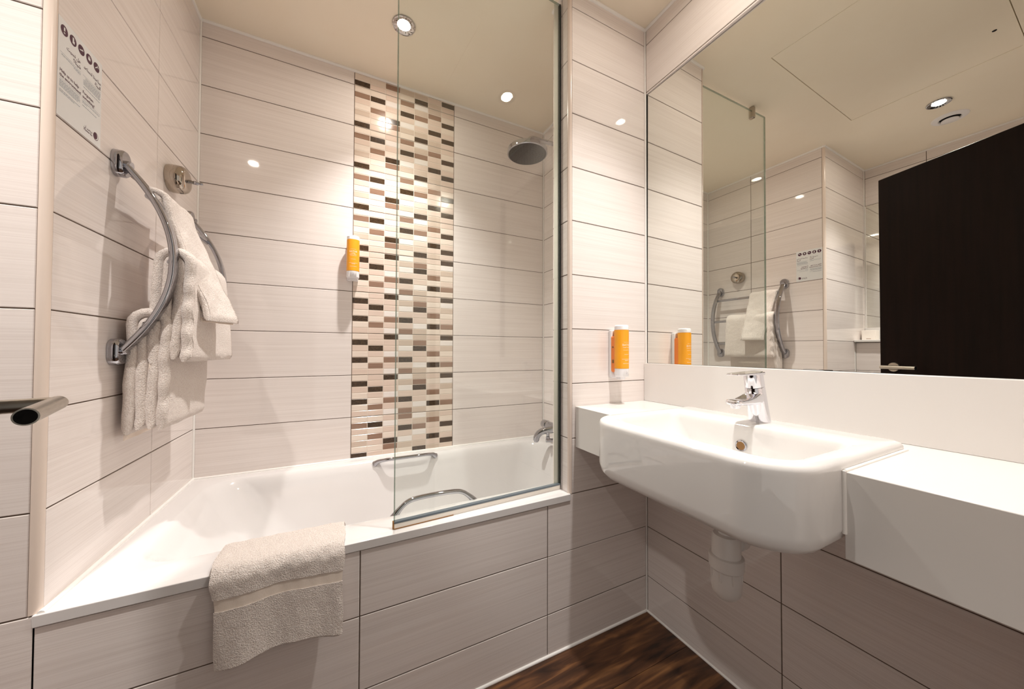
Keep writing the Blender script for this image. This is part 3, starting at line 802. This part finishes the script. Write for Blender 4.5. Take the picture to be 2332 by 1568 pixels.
# ------------------------------------------------------------------ soap dispensers
def dispenser(name, label, cx, yface, z0, lines):
    t = thing(name, label, 'soap dispenser', group='orange pump dispensers')
    r = 0.0275; cy = yface - 0.046
    # wall bracket
    box('wall_bracket', cx - 0.024, cx + 0.024, yface - 0.018, yface - 0.0005, z0 + 0.004, z0 + 0.188, PLAST, t, 0.004, 3)
    am = box('bottle_shoulder', cx - 0.0245, cx + 0.0245, cy + 0.004, yface - 0.012, z0 + 0.026, z0 + 0.165, AMBER, t, 0.007, 3)
    def dring(rad, z): return [(cx + rad * math.cos(a), cy + rad * 0.95 * math.sin(a), z) for a in [2 * math.pi * k / 40 for k in range(40)]]
    v, f = loftdata([dring(r, z0 + 0.042), dring(r, z0 + 0.186)]); body = mesh('bottle_body', v, f, ORANGE, t, 40)
    v, f = loftdata([dring(r - 0.002, z0 + 0.186), dring(r - 0.0005, z0 + 0.1875), dring(r - 0.0005, z0 + 0.201), dring(r - 0.004, z0 + 0.205)]); mesh('top_cap', v, f, PLAST, t, 40)
    v, f = loftdata([dring(r - 0.004, z0 + 0.010), dring(r - 0.0005, z0 + 0.014), dring(r - 0.0005, z0 + 0.041), dring(r - 0.002, z0 + 0.042)]); mesh('base_cap', v, f, PLAST, t, 40)
    v, f = loftdata([[(cx + a, cy + b + 0.004, z) for a, b in rr(-0.014, 0.014, -0.012, 0.012, 0.005, 4)] for z in (z0 + 0.0, z0 + 0.011)]); mesh('nozzle', v, f, PLAST, t, 40)
    def curl(vs, z):
        out = []
        for q in vs:
            a = -math.pi / 2 + q.x / r
            out.append((cx + (r + 0.0003) * math.cos(a), cy + (r * 0.95 + 0.0003) * math.sin(a), z + q.y))
        return out
    for body_, sz, dz in lines:
        vs, fs = text_mesh(body_, sz, 'CENTER', 0.0)
        if vs: mesh('label_print', curl(vs, z0 + dz), fs, WHITEINK, body)
    pr = MB()
    for x0, x1, dz, h in ((-0.014, 0.014, 0.1105, 0.0008), (-0.010, 0.010, 0.094, 0.001), (-0.019, 0.019, 0.0765, 0.001), (-0.0075, 0.0075, 0.0715, 0.0016), (-0.015, 0.015, 0.0605, 0.0011), (-0.013, 0.013, 0.118 + 0.022, 0.0006)):
        k = 10; vs = [Vector((x0 + (x1 - x0) * i / k, 0)) for i in range(k + 1)] + [Vector((x0 + (x1 - x0) * i / k, h)) for i in range(k + 1)]
        pr.add(curl(vs, z0 + dz), [(i, i + 1, k + 2 + i, k + 1 + i) for i in range(k)])
    pr.build('label_lines', WHITEINK, body)['kind'] = 'stuff'
    dr = MB(); dr.add([(cx + a, cy - r * 0.96 - 0.0001, z0 + 0.022 + b) for a, b in ((0, 0.010), (0.0035, 0.004), (0.0, -0.001), (-0.0035, 0.004), (-0.002, 0.004), (0, 0.0), (0.002, 0.004), (0, 0.008))], [tuple(range(8))])
    dr.build('drop_mark', plain('grey_mark', 'B9B6BC', 0.5) if 'grey_mark' not in MATS else MATS['grey_mark'], t)
    if name == 'hand_soap_dispenser':
        lathe('lock_screw', [(0.0, 0.0012), (0.0032, 0.001), (0.0036, 0.0)], (cx - 0.0245, cy + 0.020, z0 + 0.122), BROWN_HOLE, t, axis=(-1, 0, 0), n=14)
        box('sight_slot', cx - 0.0252, cx - 0.0240, cy + 0.014, cy + 0.024, z0 + 0.061, z0 + 0.074, BROWN_HOLE, t)
    return t
dispenser('shower_gel_dispenser', 'orange pump bottle on the bath wall beside the mosaic strip', 0.572, YB, 1.397, [('BATHE', 0.0115, 0.126), ('HAIR &', 0.0052, 0.1195), ('BODY WASH', 0.0052, 0.1145)])
dispenser('hand_soap_dispenser', 'orange pump bottle on the pillar above the counter', 1.478, 0.0, 0.966, [('BATHE', 0.0115, 0.126), ('HAND WASH', 0.0052, 0.1185)])

# ------------------------------------------------------------------ mirror and vanity
mirr = thing('vanity_mirror', 'large frameless wall mirror above the white counter', 'mirror')
def mx(y, z): return 1.66505 - 0.01283 * (y + 0.4) + 0.00301 * (z - 1.5)
MY0, MY1, MZ0, MZ1 = YF + 0.004, -0.0085, 1.0245, 2.1425
rgn = [(MY0, MZ0), (MY1, MZ0), (MY1, MZ1), (MY0, MZ1)]
v = [(mx(a, b), a, b) for a, b in rgn] + [(mx(a, b) + 0.006, a, b) for a, b in rgn]
mesh('mirror_pane', v, [(0, 1, 2, 3), (7, 6, 5, 4), (0, 4, 5, 1), (1, 5, 6, 2), (2, 6, 7, 3), (3, 7, 4, 0)], MIRROR, mirr)
box('shadow_gap', XM + 0.0002, XM + 0.014, MY1 + 0.0006, -0.0035, 1.0245, 2.1425, BLACKGAP, mirr)
bead([(XM, -0.003, 0.875), (XM, -0.003, 2.145)], 0.003)

cnt = thing('vanity_counter', 'thick white vanity counter running along the mirror wall', 'counter')
CX, CT, CB2 = 1.297, 0.870, 0.722
ol = [(CX, -0.0005), (XM - 0.0005, -0.0005), (XM - 0.0005, YF + 0.002), (CX, YF + 0.002), (CX, -0.7485), (1.5805, -0.7485), (1.5805, -0.2465), (CX, -0.2465)]
v = [(a, b, CB2) for a, b in ol] + [(a, b, CT) for a, b in ol]
n = len(ol)
f = [tuple(range(n)), tuple(range(2 * n - 1, n - 1, -1))] + [(i, (i + 1) % n, n + (i + 1) % n, n + i) for i in range(n)]
c = mesh('counter_slab', v, f, SOLID, cnt); bevel(c, 0.0015, 2)
c.data.shade_smooth(); c.data.set_sharp_from_angle(angle=math.radians(40))
box('upstand', XM - 0.0125, XM + 0.014, YF + 0.002, -0.001, CT + 0.0002, 1.0235, SOLID, cnt, 0.0015)

# washbasin
wbz = thing('washbasin', 'white semi-recessed washbasin jutting from the counter', 'washbasin')
bx0, bx1, by0, by1 = 1.141, 1.579, -0.747, -0.248
rings = []
def bring(ins, z, r, rb): rings.append([(p[0], p[1], z) for p in rr(bx0 + ins, bx1 - min(ins, 0.012), by0 + ins, by1 - ins, r, 10, rb)])
bring(0.055, 0.7325, 0.06, 0.004); bring(0.03, 0.7345, 0.075, 0.004); bring(0.013, 0.742, 0.088, 0.004); bring(0.004, 0.754, 0.096, 0.004)
bring(0.0, 0.772, 0.098, 0.004); bring(0.0, 0.870, 0.098, 0.006); bring(0.0003, 0.879, 0.098, 0.008); bring(0.003, 0.8855, 0.096, 0.010); bring(0.009, 0.8885, 0.09, 0.012)
ix0, ix1, iy0, iy1 = 1.196, 1.460, -0.712, -0.284
def iring(ins, z, r, rb, sl=0.0, fr=0.0): rings.append([(p[0], p[1], z) for p in rr(ix0 + ins + fr, ix1 - ins, iy0 + ins + sl, iy1 - ins - sl, r, 10, rb)])
iring(-0.006, 0.8885, 0.060, 0.022); iring(0.0, 0.887, 0.058, 0.022); iring(0.005, 0.882, 0.056, 0.022); iring(0.009, 0.870, 0.054, 0.024)
iring(0.016, 0.83, 0.052, 0.03, 0.018); iring(0.022, 0.79, 0.05, 0.035, 0.05); iring(0.032, 0.77, 0.048, 0.038, 0.075); iring(0.055, 0.760, 0.04, 0.035, 0.095); iring(0.085, 0.757, 0.03, 0.02, 0.11)
v, f = loftdata(rings)
mesh('basin_body', v, f, PORC, wbz, 50)
lathe('overflow_ring', [(0.009, 0.0), (0.0125, 0.0015), (0.0140, 0.0), (0.0140, -0.002)], (1.4425, -0.497, 0.833), CHROME, wbz, axis=(-1, 0, 0.06), n=24, cap0=False, cap1=False)
lathe('overflow_hole', [(0.0, 0.0006), (0.0115, 0.0006), (0.012, -0.001)], (1.4425, -0.497, 0.833), BROWN_HOLE, wbz, axis=(-1, 0, 0.06), n=24)
lathe('waste_plug', [(0.0, 0.006), (0.02, 0.004), (0.03, 0.001), (0.032, -0.002)], (1.33, -0.497, 0.7575), CHROME, wbz, n=24)
tube('seal_bead', [(CX - 0.001, -0.749, 0.765), (CX - 0.001, -0.749, 0.8715)], 0.0035, CAULK, wbz, 8)
tube('seal_bead', [(CX + 0.001, -0.7495, 0.8708), (1.578, -0.7495, 0.8708)], 0.003, CAULK, wbz, 8)

# basin mixer
tp = thing('basin_mixer', 'chrome single-lever mixer tap on the washbasin', 'tap')
def ell(cx, cy, z, a, b, n=28, tilt=0.0): return [(cx + a * math.cos(2 * math.pi * k / n), cy + b * math.sin(2 * math.pi * k / n), z + tilt * a * math.cos(2 * math.pi * k / n)) for k in range(n)]
TX, TY = 1.527, -0.497
v, f = loftdata([ell(TX, TY, 0.8885, 0.0255, 0.0255), ell(TX, TY, 0.891, 0.0255, 0.0255), ell(TX - 0.004, TY, 0.91, 0.0245, 0.0245), ell(TX - 0.012, TY, 0.945, 0.0235, 0.0235), ell(TX - 0.020, TY, 0.978, 0.0225, 0.0225, tilt=0.25), ell(TX - 0.0205, TY, 0.981, 0.0215, 0.0215, tilt=0.25)])
mesh('tap_body', v, f, CHROME2, tp, 50)
# spout: flattened bar reaching over the bowl with a scooped top
rgs = []
for i in range(13):
    t = i / 12
    x = TX - 0.014 - 0.108 * t; wd = 0.0225 - 0.003 * t; top = 0.976 - 0.024 * t - 0.010 * math.sin(math.pi * t) * 0.6; bot = 0.934 + 0.004 * t
    if i == 12: wd *= 0.55; top -= 0.005; bot += 0.004
    cz_ = (top + bot) / 2; hh = (top - bot) / 2
    rg = []
    for k in range(24):
        a = 2 * math.pi * k / 24
        c_, s_ = math.cos(a), math.sin(a)
        yy = wd * math.copysign(abs(c_) ** 0.6, c_); zz = hh * math.copysign(abs(s_) ** 0.7, s_)
        if s_ > 0: zz -= 0.006 * (1 - (yy / wd) ** 2) * math.sin(math.pi * min(1, t * 1.05))
        rg.append((x, TY + yy, cz_ + zz))
    rgs.append(rg)
v, f = loftdata(rgs); mesh('spout', v, f, CHROME2, tp, 60)
lathe('aerator', [(0.0, -0.006), (0.010, -0.006), (0.0115, 0.0), (0.0115, 0.006)], (TX - 0.106, TY, 0.936), CHROME2, tp, n=22)
v, f = loftdata([ell(TX - 0.0205, TY, 0.9825, 0.0225, 0.0225, tilt=0.25), ell(TX - 0.024, TY, 0.997, 0.0225, 0.0225, tilt=0.15), ell(TX - 0.027, TY, 1.013, 0.022, 0.022)])
mesh('cartridge_cap', v, f, CHROME2, tp, 50)
lv = []
for i in range(9):
    t = i / 8; x = TX - 0.004 - 0.115 * t; wd = 0.0235 - 0.005 * t * t; z = 1.0175 - 0.002 * t
    th = 0.0045 - 0.0025 * t
    if i in (0, 8): wd *= 0.75
    lv.append([(x, TY - wd, z - th), (x, TY - wd * 0.5, z - th), (x, TY + wd * 0.5, z - th), (x, TY + wd, z - th), (x, TY + wd, z + th * .7), (x, TY + wd * 0.5, z + th), (x, TY - wd * 0.5, z + th), (x, TY - wd, z + th * .7)])
v, f = loftdata(lv); o = mesh('lever', v, f, CHROME2, tp, 35); bevel(o, 0.001, 2)

# bottle trap
tr = thing('waste_trap', 'grey-white plastic bottle trap under the washbasin', 'waste trap')
tx, ty = 1.395, -0.487
lathe('tail_pipe', [(0.017, 0.60), (0.017, 0.74)], (tx, ty, 0), TRAPM, tr, n=24)
lathe('trap_head', [(0.017, 0.618), (0.028, 0.616), (0.032, 0.608), (0.032, 0.545)], (tx, ty, 0), TRAPM, tr, n=36)
lathe('union_nut', [(0.034, 0.566), (0.0385, 0.564), (0.0385, 0.536), (0.036, 0.532)], (tx, ty, 0), TRAPM, tr, n=36, sm=30)
lathe('trap_cup', [(0.034, 0.538), (0.034, 0.49), (0.031, 0.474), (0.022, 0.462), (0.0, 0.459)], (tx, ty, 0), TRAPM, tr, n=36, sm=40)
for k in range(8):
    a = 2 * math.pi * k / 8 + 0.2
    x, y_ = tx + 0.0335 * math.cos(a), ty + 0.0335 * math.sin(a)
    v, f = tubedata([(x, y_, 0.535), (x, y_, 0.515), (x - 0.001 * math.cos(a), y_ - 0.001 * math.sin(a), 0.505)], [0.004, 0.0035, 0.001], 8)
    mesh('cup_rib', v, f, TRAPM, tr, 60)
tube('outlet_pipe', [(tx + 0.02, ty, 0.588), (tx + 0.10, ty, 0.588), (XM - 0.001, ty, 0.588)], 0.0165, TRAPM, tr, 20)
lathe('outlet_nut', [(0.017, 0.0), (0.024, 0.001), (0.024, 0.026), (0.017, 0.028)], (tx + 0.036, ty, 0.588), TRAPM, tr, axis=(1, 0, 0), n=24)
lathe('wall_flange', [(0.017, 0.008), (0.032, 0.006), (0.035, 0.0)], (XM - 0.0005, ty, 0.588), TRAPM, tr, axis=(-1, 0, 0), n=28)

# ------------------------------------------------------------------ towel over the bath rim
tw = thing('bath_mat_towel', 'cream towel folded over the front rim of the bathtub', 'towel')
def drape(offset, xa, xb, zlow, ny=40, seedp=0.0, s0=0.0, s1=1.0, th=0.006, n=70):
    o = offset
    pth = [(0.150 + 0.0 * o, 0.44), (0.137, 0.50), (0.129 - o, 0.540), (0.118 - o, 0.5575 + o * .6), (0.095, 0.5615 + o), (0.05, 0.5605 + o), (0.015, 0.5610 + o), (-0.0035, 0.5575 + o), (-0.0105 - o, 0.546), (-0.013 - o, 0.52), (-0.016 - o, 0.47), (-0.019 - o, 0.42), (-0.024 - o, zlow)]
    sp = spline([(0, a, b) for a, b in pth], 8)
    m = len(sp)
    i0, i1 = int(s0 * (m - 1)), int(s1 * (m - 1))
    rings_out, rings_in = [], []
    for i in range(i0, i1 + 1):
        p = sp[i]; t = (sp[min(i + 1, m - 1)] - sp[max(i - 1, 0)]).normalized(); nn = Vector((0, t.z, -t.y))
        if nn.y > 0 and i > m // 2: nn = -nn
        if i <= m // 2 and nn.z < 0: nn = -nn
        s = i / (m - 1); a = []; b = []
        hang = max(0, (s - 0.55) / 0.45)
        for k in range(ny + 1):
            q = k / ny
            x = xa + (xb - xa) * q + 0.020 * hang * (1 - q) - 0.006 * hang * q + 0.002 * math.sin(s * 25 + q * 3)
            wav = hang * (0.006 * math.sin(q * 7.0 + 0.6 + seedp) + 0.004 * math.sin(q * 15 + s * 5 + seedp)) + 0.0012 * rnd_noise(q * 8, s * 9 + seedp, 2.2)
            dz = hang * (0.012 * math.sin(q * math.pi) ** 2 - 0.004 * q)
            pp = p + nn * (wav + 0.0035)
            base = Vector((x, pp.y - 0.004 * hang, pp.z + dz))
            ed = 1.0 - max(0, abs(q - 0.5) * 2 - 0.93) / 0.07 * 0.8
            a.append(base + nn * th / 2 * ed); b.append(base - nn * th / 2 * ed)
        rings_out.append(a + list(reversed(b)))
    return loftdata(rings_out)
mb = MB(); mb.add(*drape(0.006, 0.262, 0.541, 0.362, s0=0.0, s1=0.775)); mb.add(*drape(0.006, 0.262, 0.541, 0.362, s0=0.822, s1=1.0))
mb.add(*drape(0.0, 0.264, 0.539, 0.356, seedp=0.25))
mb.build('terry_cloth', TERRY, tw, 60)
v, f = drape(0.0045, 0.2635, 0.5395, 0.362, s0=0.765, s1=0.835, th=0.005); mesh('woven_band', v, f, HEMM, tw, 60)

# ------------------------------------------------------------------ ceiling fittings
def downlight(i, label):
    x, y_ = LIGHTS[i]
    t = thing('downlight', label, 'ceiling light', group='ceiling downlights')
    o_ = (x, y_, CZ)
    lathe('bezel', [(0.0455, 0.0), (0.0465, -0.003), (0.0455, -0.0055), (0.0425, -0.006), (0.0415, -0.004)], o_, CHROME, t, n=44, cap0=False, cap1=False)
    v, f = lathedata([(0.0415, -0.0042), (0.034, -0.0022), (0.026, -0.0008)], o_, n=44)
    # faceted reflector
    v = [Vector(p) + Vector((0, 0, -0.0006 * (j % 2))) for j, p in enumerate(v)]
    mesh('reflector', v, f, CHROME, t)
    lathe('lens', [(0.0, -0.0025), (0.018, -0.0022), (0.026, -0.0010)], o_, LENS, t, n=32)
    ld = D.lights.new('lamp', 'SPOT'); ld.energy = LAMP_W[i]; ld.color = LAMP_COL
    ld.spot_size = math.radians(94); ld.spot_blend = 1.0; ld.shadow_soft_size = 0.022
    lo_ = D.objects.new('lamp', ld); COL.objects.link(lo_); lo_.parent = t; lo_.location = (x, y_, CZ - 0.012)
downlight(0, 'round chrome downlight above the bathtub')
downlight(1, 'round chrome downlight beside the round ceiling vent, seen in the mirror')
downlight(2, 'round chrome downlight above the washbasin')
ve = thing('ceiling_vent', 'round white extractor vent in the ceiling, seen in the mirror', 'vent')
vo = (-0.289, -0.46, CZ)
lathe('vent_flange', [(0.070, 0.0), (0.068, -0.004), (0.055, -0.008), (0.044, -0.010), (0.040, -0.006), (0.040, 0.0)], vo, PLAST, ve, n=44, cap0=False, cap1=False)
lathe('vent_throat', [(0.0, -0.001), (0.041, -0.001), (0.042, 0.0)], vo, BLACKGAP, ve, n=36)
lathe('vent_disc', [(0.0, -0.0205), (0.029, -0.020), (0.033, -0.018), (0.033, -0.014), (0.0, -0.012)], vo, PLAST, ve, n=40)

# ------------------------------------------------------------------ alcove seen in the mirror
lg = thing('alcove_ledge', 'white ledge with low upstand over the boxed-in alcove wall', 'ledge')
box('ledge_slab', XA + 0.001, -0.428, YF + 0.004, -0.001, 1.1502, 1.166, SOLID, lg, 0.003)
box('upstand', XA + 0.0005, XA + 0.013, YF + 0.004, -0.001, 1.1663, 1.258, SOLID, lg, 0.0015)
am = thing('alcove_mirror', 'tall narrow-edged mirror above the alcove ledge', 'mirror')
box('mirror_pane', XA + 0.0005, XA + 0.006, YF + 0.02, -0.010, 1.2585, 2.150, MIRROR, am)
box('edge_strip', XA + 0.0005, XA + 0.007, -0.010, -0.006, 1.2585, 2.150, CAULK, am)
tb = thing('tissue_box', 'small white tissue box on the alcove ledge, seen in the mirror', 'box')
box('carton', -0.600, -0.535, -0.082, -0.010, 1.1663, 1.236, plain('white_card', 'F0E8E0', 0.6), tb, 0.002)
box('carton_print', -0.5349, -0.5345, -0.058, -0.034, 1.1745, 1.1775, plain('brown_print', '8A6A58', 0.6), tb)

# ------------------------------------------------------------------ door, standing open beside the camera
FE = Vector((0.072, -0.264, 0)); dd = Vector((0.3037, -0.9528, 0)).normalized(); dn = Vector((0.9528, 0.3037, 0))
door = struct(D.objects.new('door_1', None)); COL.objects.link(door)
door['label'] = 'dark brown door standing open, seen in the mirror'
dm = Matrix((dd, Vector((0, 0, 1)).cross(dd), Vector((0, 0, 1)))).transposed().to_4x4(); dm.translation = FE
door.matrix_world = dm
# local: x along the door from its free edge, y = (z cross dd) which points to the face side
sgn = 1 if (Vector((0, 0, 1)).cross(dd)).dot(dn) > 0 else -1
v, f = boxdata(0.0, 0.80, min(0, -sgn * 0.042), max(0, -sgn * 0.042), FZ + 0.006, 2.057)
leaf = mesh('door_leaf', v, f, DOORM, door); bevel(leaf, 0.001, 1)
hz, hx = 0.998, 0.062
hd = lathe('handle_rose', [(0.0, 0.009), (0.024, 0.009), (0.026, 0.006), (0.026, 0.0)], (hx, 0, hz), STEEL, door, axis=(0, sgn, 0), n=32)
tube('handle_neck', [(hx, sgn * 0.004, hz), (hx, sgn * 0.078, hz)], 0.0095, STEEL, door, 20)
tube('lever', [(hx - 0.0105, sgn * 0.079, hz), (hx + 0.132, sgn * 0.079, hz)], 0.0100, STEEL, door, 24)
lathe('lever_end', [(0.0, 0.0004), (0.0085, 0.0004)], (hx + 0.132, sgn * 0.079, hz), BLACKGAP, door, axis=(1, 0, 0), n=24)
